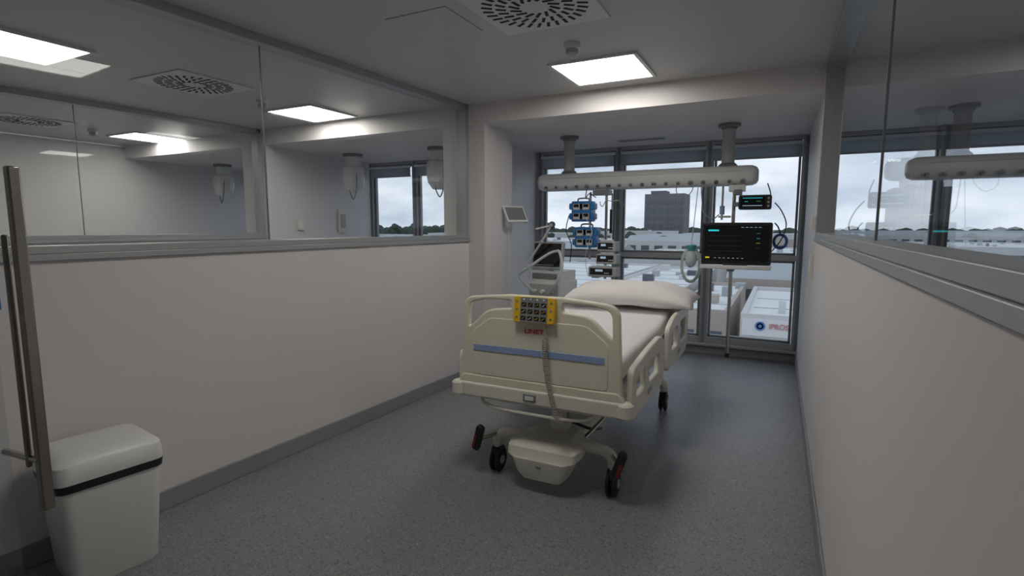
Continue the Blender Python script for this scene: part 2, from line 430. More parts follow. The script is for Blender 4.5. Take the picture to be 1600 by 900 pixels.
# ---------------------------------------------------------------- monitor mount + monitors
mm=empty('monitor_mount',(-.42,5.36,0),label='steel hanging pole with bracket and small white shelf',cat='equipment mount')
B().cyl((0,0,.27),(0,0,1.88),.016,'steel').obj('hanging_pole',parent=mm)
b=B();b.box((.02,.04,1.84),(.14,.12,.06),'whitem');b.box((.03,.0,1.80),(.07,.07,.05),'midgrey');b.obj('upper_bracket',parent=mm,bevel=.006)
b=B();b.box((.05,-.16,1.125),(.58,.30,.02),'whitem');b.box((.05,-.315,1.133),(.58,.012,.035),'whitem');b.box((0,-.02,1.10),(.06,.10,.05),'greypl');b.obj('shelf',parent=mm,bevel=.005,label='white shelf')
b=B();b.cyl((-.10,0,1.55),(-.10,0,1.86),.010,'steel');b.cyl((-.10,0,1.60),(-.10,0,1.68),.022,'stripe');b.cyl((-.13,0,1.58),(-.02,0,1.58),.009,'steel');b.obj('side_rod',parent=mm,label='steel rod with blue-grey grip')
b=B();b.cyl((0,0,.25),(0,0,.29),.02,'rubber');b.obj('end_cap',parent=mm)

pm=empty('patient_monitor',(-.37,5.16,1.137),label='large black patient monitor with a dark screen on the shelf',cat='medical monitor')
b=B();b.plate([rrect(.575,.375,.018)],.07,'black',MXZ(0,0,.20),.008);b.box((0,.05,.20),(.46,.05,.28),'black');b.obj('monitor_housing',parent=pm)
psc=B().plate([rrect(.53,.315,.006)],.004,'screen',MXZ(0,-.036,.205),.0012).obj('screen',parent=pm,label='dark glossy display')
y=-.0395
B().box((-.19,y,.318),(.09,.001,.014),'cyan').obj('menu_label',parent=psc)
for i in range(5): B().box((.05+i*.035,y,.345),(.022,.001,.004),'lcd').obj('status_mark',parent=psc)
for i,(m_,zz) in enumerate((('green',.295),('cyan',.25),('amber',.21),('red',.17))):
    B().text('---',.030,m_,MXZ(.18,y,zz),.0004).obj('vital_readout',parent=psc)
for i in range(7): B().box((-.17+i*.038,y,.072),(.016,.001,.004),'lcd').obj('touch_key',parent=psc)
B().box((-.235,y,.075),(.035,.001,.012),'amber').obj('alarm_key',parent=psc)
for z in(.27,.225,.18,.135): B().box((-.09,y,z),(.28,.001,.0010),'midgrey').obj('trace_line',parent=psc)
b=B();b.box((0,.0,.012),(.20,.14,.024),'black');b.obj('monitor_foot',parent=pm,bevel=.004)

sm=empty('vital_signs_monitor',(-.24,5.30,1.64),label='small black vital signs monitor with lit readouts beside the pole',cat='medical monitor')
b=B();b.plate([rrect(.27,.13,.02)],.09,'black',MXZ(0,0,.065),.008);b.obj('monitor_housing',parent=sm)
ssc=B().plate([rrect(.20,.09,.004)],.004,'screen',MXZ(-.02,-.046,.068),.001).obj('screen',parent=sm)
B().text('--',.045,'cyan',MXZ(-.07,-.0492,.075),.0004).obj('vital_readout',parent=ssc)
B().text('---',.035,'green',MXZ(.03,-.0492,.075),.0004).obj('vital_readout',parent=ssc)
B().box((-.02,-.0492,.035),(.16,.001,.006),'lcd').obj('status_mark',parent=ssc)
B().box((-.02,-.0492,.102),(.16,.001,.004),'cyan').obj('status_mark',parent=ssc)
for i in range(3): B().cyl((.11,-.044,.03+i*.035),(.11,-.052,.03+i*.035),.010,'greypl').obj('knob',parent=sm)
B().box((-.14,.03,.05),(.10,.04,.04),'midgrey').obj('clamp',parent=sm,bevel=.004)

b=B()
for k_ in range(4):
    rr=.045+.004*k_
    b.tube([(rr*math.cos(t*math.pi/8),-.01*k_,rr*1.15*math.sin(t*math.pi/8)) for t in range(17)],.006,'bcable')
b.tube([(0,0,.05),(-.02,.0,.12),(-.05,.02,.16)],.006,'bcable',sub=5)
b.obj('pressure_cuff_hose',label='coiled dark blue monitor hose hanging beside the black screen',cat='medical hose',loc=(-.02,5.24,1.36))
def cable(name,pts,r=.005,m='cable',label=None,cat='cable'):
    B().tube(pts,r,m,sub=8).obj(name,label=label,cat=cat)
cable('hanging_cable',[(-.72,5.40,1.87),(-.70,5.34,1.74),(-.68,5.32,1.62),(-.60,5.33,1.56),(-.545,5.35,1.60)],label='thin grey cable looping down from the supply beam')
cable('power_cable',[(-.15,5.42,1.88),(-.12,5.40,1.78),(-.14,5.38,1.72),(-.20,5.37,1.70)],m='black',label='black power cable running from beam to small monitor')
cable('power_cable',[(-.08,5.32,1.70),(-.02,5.31,1.62),(.02,5.30,1.50),(-.02,5.30,1.36),(-.10,5.28,1.25)],m='black',label='black cable hanging behind the screens')
cable('gas_hose',[(-1.85,5.37,1.87),(-1.83,5.28,1.78),(-1.78,5.25,1.82),(-1.72,5.28,1.78)],m='black',label='short black gas hose looping under the supply beam')
cable('hanging_cable',[(-.95,5.39,1.88),(-.93,5.35,1.80),(-.86,5.33,1.76),(-.80,5.36,1.82),(-.79,5.39,1.88)],r=.004,label='thin grey cable looping down from the supply beam')

rb=empty('manual_resuscitator',(-.78,5.34,1.06),label='teal and clear resuscitator bag hanging below the supply beam',cat='resuscitator bag')
B().ell((0,0,.12),(.055,.05,.085),'clear').obj('squeeze_bag',parent=rb,label='translucent bag')
B().lathe([(.022,.19),(.028,.205),(.045,.225),(.05,.25),(.02,.26)],'teal').obj('face_mask',parent=rb,label='teal mask')
b=B()
for k_ in range(3): b.tube([(.0+(.075+.01*k_)*math.cos(t*math.pi/8),.01*k_,.06+(.15+.012*k_)*math.sin(t*math.pi/8)) for t in range(17)],.006,'clear')
b.obj('oxygen_tubing',parent=rb)
B().tube([(0,.0,.25),(.01,.04,.45),(.03,.08,.81)],.004,'clear',sub=5).obj('hanging_line',parent=rb)

# ---------------------------------------------------------------- pump rack
pr=empty('infusion_pump_rack',(-1.62,5.32,0),label='steel hanging pole with hooks carrying infusion pumps',cat='medical rack')
B().cyl((0,0,.95),(0,0,1.87),.014,'steel').obj('pole',parent=pr)
b=B();b.box((-.05,.02,1.83),(.18,.10,.05),'midgrey');b.cyl((-.17,0,1.15),(-.17,0,1.84),.012,'steel');b.obj('second_pole',parent=pr,bevel=.003)
for a in range(4):
    X=Matrix.Translation((.06,0,1.74))@Matrix.Rotation(a*math.pi/2+.3,4,'Z')
    B().tube([(0,0,0),(.06,0,.01),(.085,0,-.03),(.10,0,-.05),(.12,0,-.03),(.12,0,0)],.004,'steel',sub=4,X=X).obj('hook',parent=pr)
B().cyl((.06,0,1.5),(.06,0,1.82),.009,'steel').obj('hook_rod',parent=pr)
b=B();b.cyl((.06,-.03,1.42),(.06,-.03,1.66),.014,'black');b.obj('drip_sensor',parent=pr)
def pump(x,z,y=5.22):
    r=empty('infusion_pump',(x,y,z),label='blue double infusion pump clamped to the hanging pole',cat='infusion pump',group='blue infusion pumps')
    b=B();b.box((0,0,.105),(.215,.14,.205),'blue');b.obj('pump_housing',parent=r,bevel=.012)
    for zz in(.155,.055):
        b=B();b.plate([rrect(.265,.066,.018)],.12,'blue',MXZ(0,-.01,zz),.008);b.obj('side_grip',parent=r)
    for s,zz in((-1,.15),(1,.15),(-1,.055),(1,.055)):
        fp=B().plate([rrect(.072,.062,.006)],.012,'greypl',MXZ(s*.050,-.072,zz),.002).obj('front_panel',parent=r,label='pale grey front')
        B().box((s*.050,-.079,zz+.012),(.052,.003,.028),'screen').obj('display',parent=fp)
        b=B();b.box((s*.050,-.079,zz-.018),(.050,.003,.010),'whitem');b.obj('key_strip',parent=fp)
    b=B();b.tube([(-.06,0,.205),(-.05,0,.235),(.05,0,.235),(.06,0,.205)],.008,'midgrey',sub=4);b.obj('carry_handle',parent=r)
pump(-1.83,1.535);pump(-1.79,1.275)
def syr(x,z,w=.19,y=5.22):
    r=empty('syringe_pump',(x,y,z),label='grey syringe pump with black front mounted on the pole',cat='infusion pump',group='grey syringe pumps')
    B().box((0,0,.05),(w,.15,.10),'greypl').obj('pump_housing',parent=r,bevel=.008)
    b=B();b.box((-.01,-.076,.055),(w*.8,.006,.065),'black');b.obj('front_panel',parent=r,bevel=.002)
    B().box((-.03,-.080,.065),(w*.26,.003,.022),'lcd').obj('display',parent=r)
    for q in range(3): B().cyl((.03+q*.018,-.079,.04),(.03+q*.018,-.083,.04),.006,'whitem').obj('button',parent=r)
    B().cyl((-.06,-.06,.108),(.07,-.06,.108),.010,'clear').obj('syringe',parent=r)
syr(-1.56,1.24);syr(-1.56,1.115,.21);syr(-1.60,.985,.29)
cable('infusion_line',[(-1.80,5.14,1.60),(-1.70,5.10,1.45),(-1.76,5.10,1.2),(-1.74,5.12,1.0)],.003,'clear','thin clear infusion line hanging beside the pumps')
cable('pump_cable',[(-1.98,5.2,1.6),(-2.0,5.18,1.45),(-1.95,5.2,1.3),(-1.97,5.22,1.12)],.005,'black','black cable looping beside the blue pumps')

# ---------------------------------------------------------------- ventilator
ve=empty('ventilator',(-2.16,5.22,0),rz=R(-8),label='white ventilator on a wheeled cart with a dark tilted screen',cat='ventilator')
b=B();b.plate([rrect(.52,.50,.10)],.06,'greypl',Matrix.Translation((0,0,.13)),.01);b.obj('cart_base',parent=ve)
for sx in(-1,1):
    for sy in(-1,1):
        b=B();b.cyl((sx*.22-.015,sy*.20,.05),(sx*.22+.015,sy*.20,.05),.05,'rubber');b.cyl((sx*.22,sy*.20,.06),(sx*.22,sy*.20,.11),.012,'steel');b.obj('caster',parent=ve)
b=B();b.box((0,0,.42),(.34,.34,.54),'white');b.obj('cart_column',parent=ve,bevel=.02)
b=B();b.box((0,0,.80),(.38,.38,.24),'white');b.box((0,-.192,.80),(.34,.01,.19),'greypl');b.obj('main_unit',parent=ve,bevel=.015)
b=B();b.box((0,0,.975),(.36,.34,.11),'white');b.box((0,-.172,.975),(.30,.008,.06),'midgrey');b.obj('control_unit',parent=ve,bevel=.012)
for q,xx in enumerate((-.10,0,.10)): B().cyl((xx,-.195,.82),(xx,-.235,.82),.022,'whitem',r1=.018).obj('connector_port',parent=ve)
X=Matrix.Translation((0,-.10,1.185))@Matrix.Rotation(R(-10),4,'X')
b=B();b.plate([rrect(.36,.29,.02)],.05,'greypl',X@MXZ(0,0,0),.008);b.obj('screen_housing',parent=ve)
B().plate([rrect(.32,.24,.006)],.006,'screen',X@MXZ(0,-.026,.005),.001).obj('screen',parent=ve)
b=B();b.box((-.02,-.031,-.10),(.22,.002,.005),'greypl',X);b.obj('screen_readout',parent=ve)
B().cyl((0,-.03,1.02),(0,-.03,1.12),.03,'midgrey').obj('screen_neck',parent=ve)
b=B();b.tube([(-.19,-.10,.90),(-.22,-.16,1.10),(-.02,-.2,1.33)],.013,'whitem');b.tube([(-.02,-.2,1.33),(.10,-.22,1.50)],.011,'whitem');b.ell((-.02,-.2,1.33),(.022,.022,.022),'greypl');b.ell((.10,-.22,1.50),(.02,.02,.02),'greypl');b.tube([(.10,-.22,1.50),(-.06,-.26,1.46)],.009,'whitem');b.obj('support_arm',parent=ve,label='white jointed tube arm')
b=B();b.tube([(-.10,-.23,.82),(-.20,-.34,.98),(-.05,-.33,1.10),(.12,-.28,1.22),(.22,-.26,1.25)],.014,'clear',sub=6)
b.tube([(.10,-.23,.82),(.22,-.32,.92),(.28,-.30,1.10),(.22,-.26,1.25)],.014,'clear',sub=6);b.obj('breathing_tube',parent=ve,label='pale corrugated breathing tubes')

# ---------------------------------------------------------------- wall tablet
tb=empty('wall_tablet',(-2.52,4.84,1.56),label='small white-framed touch screen tilted on a wall arm',cat='tablet')
b=B();b.box((.012,0,-.02),(.024,.08,.12),'whitem');b.box((.05,0,.0),(.07,.03,.03),'greypl');b.obj('wall_bracket',parent=tb,bevel=.004)
X=Matrix.Translation((.11,-.02,.05))@Matrix.Rotation(R(62),4,'Z')@Matrix.Rotation(R(-32),4,'X')
B().plate([rrect(.25,.19,.012)],.022,'whitem',X@MXZ(0,0,0),.004).obj('tablet_housing',parent=tb)
B().plate([rrect(.215,.145,.004)],.003,'midgrey',X@MXZ(0,-.012,.0),.0008).obj('screen',parent=tb)
B().tube([(.02,0,-.08),(.03,-.01,-.3),(.012,.0,-.6),(.03,.01,-.9),(.014,0,-1.25)],.004,'whitem',sub=6).obj('hanging_cable',parent=tb)

def plateonwall(name,x,y,z,nx,w,h,label,cat,dark=False):
    b=B();b.box((nx*.012,0,0),(.024,w,h),'cream2');b.box((nx*.026,0,0),(.006,w*.6,h*.6),'greypl' if dark else 'whitem')
    b.obj(name,label=label,cat=cat,bevel=.003,loc=(x,y,z))
plateonwall('wall_socket',gx(4.55),4.55,1.20,-1,.08,.17,'cream wall socket box on the white side wall','wall socket')
plateonwall('light_switch',gx(4.6),4.6,1.52,-1,.08,.10,'small white switch on the white side wall','light switch')
plateonwall('wall_socket',-5.62,5.72,1.56,1,.16,.32,'white socket panel on the wall of the next room','wall socket',True)
plateonwall('wall_socket',-5.53,4.9,1.50,1,.09,.12,'small white socket on the wall of the next room','wall socket')
b=B();b.box((0,0,.08),(.08,.13,.16),'blue');b.box((.041,0,.09),(.003,.08,.06),'whitem');b.obj('glove_box',label='blue disposable glove box fixed to the white wall',cat='glove box',bevel=.003,loc=(-2.85,.90,1.16))

# ---------------------------------------------------------------- waste bin
def loft(secs,m):
    vs=[];n=len(secs[0][0])
    for pl,z in secs: vs+=[(p[0],p[1],z) for p in pl]
    fs=[(j*n+i,j*n+(i+1)%n,(j+1)*n+(i+1)%n,(j+1)*n+i) for j in range(len(secs)-1) for i in range(n)]
    fs+=[tuple(range(n))[::-1],tuple(range((len(secs)-1)*n,len(secs)*n))]
    return vs,fs,m
bn=empty('waste_bin',(-2.615,1.165,0),rz=R(-9),label='white plastic waste bin with swing lid and black rim',cat='waste bin')
b=B();b.add(*loft([(rrect(.26,.30,.04),0),(rrect(.275,.315,.04),.015),(rrect(.335,.37,.045),.45)],'white'));b.obj('bin_body',parent=bn,angle=40)
b=B();b.add(*loft([(rrect(.346,.381,.045),.440),(rrect(.352,.388,.045),.474)],'black'));b.obj('black_rim',parent=bn,label='black rim band',angle=40)
b=B();b.add(*loft([(rrect(.35,.386,.045),.470),(rrect(.355,.395,.05),.490),(rrect(.345,.385,.06),.545),(rrect(.30,.34,.06),.568),(rrect(.22,.26,.05),.575)],'white'));b.obj('lid',parent=bn,angle=40)

# ---------------------------------------------------------------- hospital bed
bed=empty('hospital_bed',(-1.155,2.58,0),rz=R(1),label='cream hospital bed with moulded footboard and wheeled base',cat='hospital bed')
fb=B()
W=.457
outer=rpoly([(-W-.015,.61),(W+.015,.61),(W,.95),(W-.005,1.10),(.16,1.125),(-.16,1.125),(-W+.005,1.10),(-W,.95)],[.02,.02,.1,.085,.02,.02,.085,.1],6)
hl=rpoly([(-W+.04,.93),(-W+.075,.955),(-.30,1.035),(-.15,1.05),(-.15,1.092),(-.30,1.092),(-W+.045,1.068)],[.012,.05,.05,.01,.01,.03,.04],5)
hr=[(-x,z) for x,z in hl][::-1]
fb.plate([outer,hl,hr],.038,'cream',MXZ(0,0,0),.010)
fbo=fb.obj('footboard',parent=bed,angle=40)
b=B();b.plate([rpoly([(-.40,.655),(.40,.655),(.40,.90),(.28,.99),(-.28,.99),(-.40,.90)],.03)],.012,'cream',MXZ(0,-.017,0),.005);b.obj('raised_panel',parent=fbo)
b=B();b.plate([rrect(.76,.034,.004)],.006,'stripe',MXZ(0,-.0245,.815),.001);b.obj('blue_strip',parent=fbo,label='blue-grey strip across the footboard')
b=B();b.text('LINET',.036,'redtext',MXZ(-.010,-.0245,.932),.0006,.0008,1.2);b.obj('red_lettering',parent=fbo,label='red maker lettering')
X=Matrix.Translation((0,-.035,1.052))@Matrix.Rotation(R(-8),4,'X')
cp=B().plate([rrect(.235,.138,.012)],.036,'yellow',X@MXZ(0,0,0),.004).obj('control_panel',parent=bed,label='yellow-edged control keypad')
b=B();b.plate([rrect(.155,.134,.006)],.004,'midgrey',X@MXZ(0,-.019,0),.001);b.obj('keypad_face',parent=cp,label='dark keypad')
for iy in range(3):
    for ix in range(4):
        b=B();cx,cz=-.057+ix*.038,.028-iy*.036
        m_=['yellow','whitem','yellow','yellow'][(ix*3+iy)%4]
        b.plate([rrect(.028,.022,.004)],.003,'black',X@MXZ(cx,-.022,cz),.0008)
        b.tube([(cx-.009,-.0245,cz-.004),(cx-.002,-.0245,cz-.004),(cx+.008,-.0245,cz+.005)],.0018,m_,seg=5,X=X)
        b.obj('keypad_button',parent=cp)
for ix in range(4): B().cyl(tuple(X@Vector((-.057+ix*.038,-.020,.056))),tuple(X@Vector((-.057+ix*.038,-.0235,.056))),.005,'whitem').obj('indicator_light',parent=cp)
for s in(-1,1):
    for iz in range(3): B().box((s*.098,-.0190,.042-iz*.042),(.012,.002,.012),'midgrey',X).obj('side_key',parent=cp)
b=B();pts=[];T=36
P0=Vector((.062,-.05,.905));P1=Vector((.060,-.06,.72));P2=Vector((.145,-.06,.47))
for i in range(T*8+1):
    t=i/(T*8);p=P0*(1-t)**2+P1*2*t*(1-t)+P2*t*t;a=2*math.pi*i/8
    pts.append(p+Vector((.012*math.cos(a),.012*math.sin(a),0)))
b.tube(pts,.0036,'cord',seg=5);b.tube([tuple(P2),(.16,-.03,.44),(.16,.05,.46),(.12,.15,.50)],.005,'cord',sub=4)
b.tube([(.062,-.04,.99),(.066,-.045,.95),(.062,-.05,.90)],.004,'cord',sub=4);b.obj('coiled_cord',parent=bed,label='beige coiled spring cable')
b=B();b.plate([rrect(1.02,.085,.03)],.07,'cream2',MXZ(0,.0,.565),.012);b.plate([rpoly([(-.49,.60),(.49,.60),(.46,.655),(-.46,.655)],.02)],.05,'cream',MXZ(0,.0,0),.01)
b.box((-.03,-.036,.565),(.075,.006,.04),'midgrey');b.box((-.03,-.040,.565),(.05,.004,.022),'whitem');b.obj('foot_bumper',parent=bed)
for s in(-1,1): B().lathe([(.03,.525),(.042,.535),(.042,.595),(.03,.605)],'cream2',c=(s*.49,-.01,0)).obj('corner_roller',parent=bed)
b=B();b.box((0,1.1,.625),(.86,2.14,.03),'greypl')
for s in(-1,1): b.box((s*.40,1.1,.575),(.05,2.16,.07),'cream2')
b.obj('mattress_platform',parent=bed,bevel=.006)
b=B()
for s in(-1,1): b.box((s*.30,1.1,.505),(.05,2.0,.05),'cream2')
for yy in(.10,.36,1.1,1.62,2.05): b.box((0,yy,.505),(.62,.06,.05),'cream2')
b.tube([(-.36,.02,.53),(-.30,-.0,.475),(0,-.01,.465),(.26,-.0,.475),(.34,.02,.53)],.011,'cream2',sub=6)
b.obj('under_frame',parent=bed,bevel=.005,label='cream steel under-frame')
OX=.025
for yy in(.30,1.62):
    b=B();b.cyl((OX,yy,.18),(OX,yy,.36),.062,'cream2');b.cyl((OX,yy,.34),(OX,yy,.50),.05,'steel');b.cyl((OX,yy,.45),(OX,yy,.50),.07,'cream2');b.obj('lift_column',parent=bed)
b=B()
b.box((OX,.96,.215),(.22,1.5,.07),'cream2')
for yy in(.18,1.72):
    b.tube([(OX-.36,yy,.165),(OX-.35,yy,.22),(OX-.28,yy,.255),(OX,yy,.26),(OX+.28,yy,.255),(OX+.35,yy,.22),(OX+.36,yy,.165)],.032,'cream2',seg=12,sub=4)
b.obj('chassis',parent=bed,bevel=.01)
b=B()
vs,fs,m_=loft([(rpoly([(-.09,.0),(.13,.0),(.15,.10),(.13,.20),(-.09,.20),(-.11,.10)],.03),.085),(rpoly([(-.12,-.01),(.15,-.01),(.17,.10),(.15,.26),(-.12,.26),(-.14,.10)],.03),.12),(rpoly([(-.15,-.02),(.18,-.02),(.20,.10),(.18,.30),(-.15,.30),(-.17,.10)],.03),.205),(rpoly([(-.18,-.01),(.21,-.01),(.23,.10),(.20,.32),(-.17,.32),(-.20,.10)],.03),.215),(rpoly([(-.18,.0),(.21,.0),(.23,.10),(.20,.32),(-.17,.32),(-.20,.10)],.03),.262),(rpoly([(-.11,.10),(.15,.10),(.16,.16),(.14,.34),(-.09,.34),(-.11,.16)],.03),.30)],'cream2')
b.add(vs,fs,m_)
b.text('360',.022,'midgrey',MXZ(.015,-.0185,.17),.0012,.0004)
b.obj('base_cover',parent=bed,label='moulded cream drive cover',angle=30)
b=B();b.tube([(.20,.25,.28),(.30,.40,.40),(.36,.5,.50)],.012,'steel',sub=3);b.tube([(.10,.30,.34),(.20,.34,.30),(.22,.5,.25)],.009,'black',sub=4);b.obj('tilt_strut',parent=bed,label='steel strut with black cable')
for sx in(-1,1):
    for yy in(.18,1.72):
        x=OX+sx*.36
        c=B()
        for d in(-.018,.018): c.lathe([(.03,-.010),(.066,-.010),(.075,-.004),(.075,.004),(.066,.010),(.03,.010)],'rubber',c=(x+d,yy,.075),axis=(1,0,0),seg=28)
        c.cyl((x-.034,yy,.075),(x+.034,yy,.075),.026,'greypl')
        c.obj('caster_wheel',parent=bed,label='black twin caster wheel')
        c=B();c.box((x,yy,.14),(.03,.05,.07),'cream2');c.cyl((x,yy,.13),(x,yy,.20),.022,'cream2')
        c.plate([rpoly([(-.05,.10),(.05,.10),(.035,.16),(-.035,.16)],.02)],.055,'black',MYZ(x,yy,0),.004)
        c.obj('caster_fork',parent=bed,bevel=.003)
    px=OX+sx*.425
    X=Matrix.Translation((px,.05,.245))@Matrix.Rotation(R(20),4,'Y')@Matrix.Rotation(R(12),4,'X')
    c=B();c.plate([rrect(.050,.18,.020)],.030,'black',X@MXZ(0,0,0),.006);c.plate([rrect(.016,.09,.007)],.008,'red',X@MXZ(sx*.012,-.016,-.025),.002);c.obj('brake_pedal',parent=bed,label='black pedal with dark red insert')
    c=B();c.cyl((OX+sx*.35,.18,.24),(px,.06,.235),.012,'steel');c.obj('pedal_arm',parent=bed)
rail1=rpoly([(.03,.50),(.86,.47),(.92,.55),(.90,.76),(.78,.81),(.40,.80),(.03,.77)],[.04,.06,.06,.06,.08,.1,.05])
h1=rpoly([(.12,.60),(.34,.60),(.34,.72),(.12,.71)],.03);h2=rpoly([(.44,.60),(.74,.59),(.78,.70),(.44,.73)],.03)
rail2=rpoly([(1.06,.50),(1.92,.47),(2.0,.56),(2.02,.80),(1.90,.86),(1.30,.85),(1.08,.80)],[.05,.06,.08,.08,.08,.1,.06])
h3=rpoly([(1.20,.62),(1.46,.61),(1.46,.76),(1.22,.75)],.03);h4=rpoly([(1.58,.61),(1.86,.60),(1.88,.76),(1.58,.77)],.03)
for s in(-1,1):
    for lp,nm in(([rail1,h1,h2],0),([rail2,h3,h4],1)):
        b=B();b.plate(lp,.034,'cream2',MYZ(s*.50,0,0),.008)
        o=b.obj('side_rail',parent=bed,label='moulded cream side rail, lowered',angle=40)
        y0=.12 if nm==0 else 1.2
        for yy in(y0+.1,y0+.5): B().box((s*.465,yy,.53),(.05,.05,.04),'greypl').obj('rail_bracket',parent=o)
        B().box((s*.519,y0+.34,.55),(.004,.10,.03),'greypl').obj('release_handle',parent=o)
B().plate([rpoly([(-.46,.60),(.46,.60),(.45,.88),(-.45,.88)],.06)],.035,'cream',MXZ(0,2.2,0),.008).obj('headboard',parent=bed)

def softbox(w,y0,y1,z0f,th,ny=40,rad=.05,wr=0):
    vs=[]
    base=rpoly([(-w/2,0),(w/2,0),(w/2,th),(-w/2,th)],rad,6)
    ys=[y0,y0+.008,y0+.03]+[y0+.03+(y1-y0-.06)*i/ny for i in range(1,ny)]+[y1-.03,y1-.008,y1]
    for k_,y in enumerate(ys):
        e=min(y-y0,y1-y);sc=1-.06*max(0,1-e/.03)**2
        z=z0f(y)
        for x,zz in base:
            X_=x*sc;Z_=(zz-th/2)*sc+th/2
            if wr: Z_+=wr*math.sin(x*9+y*5)*math.sin(y*7+1.3)*(1 if zz>th*.6 else 0)
            vs.append((X_,y,z+Z_))
    n=len(base);m_=len(ys)
    fs=[(j*n+i,j*n+(i+1)%n,(j+1)*n+(i+1)%n,(j+1)*n+i) for j in range(m_-1) for i in range(n)]
    fs+=[tuple(range(n)),tuple(range((m_-1)*n,m_*n))]
    return vs,fs
zf=lambda y:.642+ (0.0 if y<1.2 else .06*min(1,(y-1.2)/.5)**1.3)
mt=empty('mattress',(-1.155,2.58,0),rz=R(1),label='mattress made up with a smooth white sheet',cat='mattress')
v,f=softbox(.84,.045,2.16,zf,.13)
B().add(v,f,'greypl').obj('mattress_core',parent=mt,angle=60)
v,f=softbox(.862,.035,2.14,lambda y:zf(y)+.012,.140,wr=.004)
B().add(v,f,'linen').obj('bed_sheet',parent=mt,label='white fitted sheet',angle=60)
def pillow(w,d,t):
    vs=[];N=36;Mn=24;fs=[]
    for sgn in(1,-1):
        for j in range(Mn+1):
            for i in range(N+1):
                a=-1+2*i/N;c=-1+2*j/Mn
                h=(max(0,1-abs(a)**3.2))**.5*(max(0,1-abs(c)**2.6))**.55
                px=a*w/2*(1-.05*(1-abs(c))**2*abs(a));py=c*d/2*(1-.06*(1-abs(a)**2))
                wv=.010*math.sin(a*7+c*3)*math.cos(c*5+a*2)*h
                zz=sgn*t/2*h*(1 if sgn>0 else .55)+wv-.03*(abs(a)**4)
                vs.append((px,py,zz))
    K=(N+1)*(Mn+1)
    for j in range(Mn):
        for i in range(N):
            q=j*(N+1)+i
            fs.append((q,q+1,q+N+2,q+N+1));fs.append((K+q,K+q+N+1,K+q+N+2,K+q+1))
    return vs,fs
v,f=pillow(1.04,.50,.23)
b=B();b.add(v,f,'pillow');po=b.obj('pillow',label='long plump white pillow lying at the head of the bed',cat='pillow',angle=80)
bm=bmesh.new();bm.from_mesh(po.data);bmesh.ops.remove_doubles(bm,verts=bm.verts,dist=.0005);bmesh.ops.recalc_face_normals(bm,faces=bm.faces);bm.to_mesh(po.data);bm.free()
po.location=(-1.09,4.28,.93);po.rotation_euler=(R(5),0,R(1))

# ---------------------------------------------------------------- outside
M['roofw']=mat('pale_roof',(.84,.84,.82),.8,amt=.10,scale=.15)
M['roofg']=mat('grey_metal_roof',(.44,.46,.47),.7,amt=.15,scale=.2)
M['facw']=mat('rendered_facade',(.66,.65,.63),.8,amt=.08,scale=.3)
M['facp']=mat('warm_facade',(.50,.43,.38),.8,amt=.1,scale=.3)
M['facd']=mat('dark_tower_facade',(.17,.165,.175),.8,amt=.15,scale=.5)
M['winb']=mat('facade_window',(.11,.125,.14),.3,amt=.1)
M['leaf']=mat('tree_foliage',(.055,.075,.055),.9,amt=.4,scale=.6)
M['ground']=mat('asphalt_ground',(.30,.30,.295),.9,amt=.2,scale=.05)
M['signblue']=mat('sign_blue',(.10,.22,.50),.6)
M['signred']=mat('sign_red',(.60,.25,.24),.6)
GZ=-9
B().box((0,700,GZ-.5),(2400,1380,1),'ground').obj('ground',kind='structure')
def building(x0,x1,y0,y1,zr,fac,roof,style='flat',label='low white industrial building with a flat pale roof',win=True):
    r=empty('building',((x0+x1)/2,(y0+y1)/2,GZ),label=label,cat='building',group='buildings outside the window')
    w=x1-x0;d=y1-y0;h=zr-GZ
    b=B();b.box((0,0,h/2),(w,d,h),fac)
    if win:
        n=max(2,int(w/3.0))
        for lv in range(max(1,int(h/3))):
            for i in range(n): b.box((-w/2+(i+.5)*w/n,-d/2-.02,h-1.6-lv*3),(w/n*.6,.06,1.1),'winb')
    b.obj('facade',parent=r)
    b=B()
    if style=='flat':
        b.box((0,0,h+.05),(w-.4,d-.4,.1),roof)
        for s in(-1,1): b.box((0,s*(d/2-.15),h+.2),(w,.3,.4),fac);b.box((s*(w/2-.15),0,h+.2),(.3,d-.6,.4),fac)
        for i in range(1,int(d/5)): b.box((0,-d/2+i*5,h+.11),(w-1,.12,.05),'roofg')
    else:
        n=max(1,int(d/9))
        for i in range(n):
            ya=-d/2+i*d/n;yb=ya+d/n
            b.prism([(-w/2,ya,h),(-w/2,yb,h),(-w/2,(ya+yb)/2,h+1.3)],(w,0,0),roof)
    b.obj('roof',parent=r)
    b=B()
    rr=random.Random(int(x0*7+y0*3))
    for i in range(int(5+w*d/110)):
        px,py=rr.uniform(-w*.42,w*.42),rr.uniform(-d*.42,d*.42);sx,sy,sz=rr.uniform(.4,1.3),rr.uniform(.4,1.6),rr.uniform(.3,.8)
        b.box((px,py,h+sz/2+(.1 if style=='flat' else .5)),(sx,sy,sz),rr.choice(['facw','roofg','facp','winb','roofg']))
    b.obj('rooftop_units',parent=r)
    return r
SAW='industrial shed with a ridged grey roof'
sb=building(-2.0,14,34,50,-4.1,'facw','roofw',win=False,label='pale commercial building with a lettered fascia sign')
b=B();b.box((-4.6,-8.06,4.55),(6.6,.1,1.0),'white')
b.lathe([(.27,0),(.27,.05),(.19,.05),(.19,0)],'signblue',c=(-6.92,-8.12,4.65),axis=(0,-1,0))
b.cyl((-6.92,-8.12,4.65),(-6.92,-8.2,4.65),.10,'signblue')
b.text('IPROSU',.44,'signred',MXZ(-5.80,-8.15,4.65),.02,.004,.90)
b.obj('fascia_sign',parent=sb,label='white sign with a blue ring logo and red letters')
building(-6.6,-3.0,38,57,-4.6,'facp','roofw',label='low brick building with a pale flat roof')
building(-15,-7.5,44,74,-4.4,'facw','roofw')
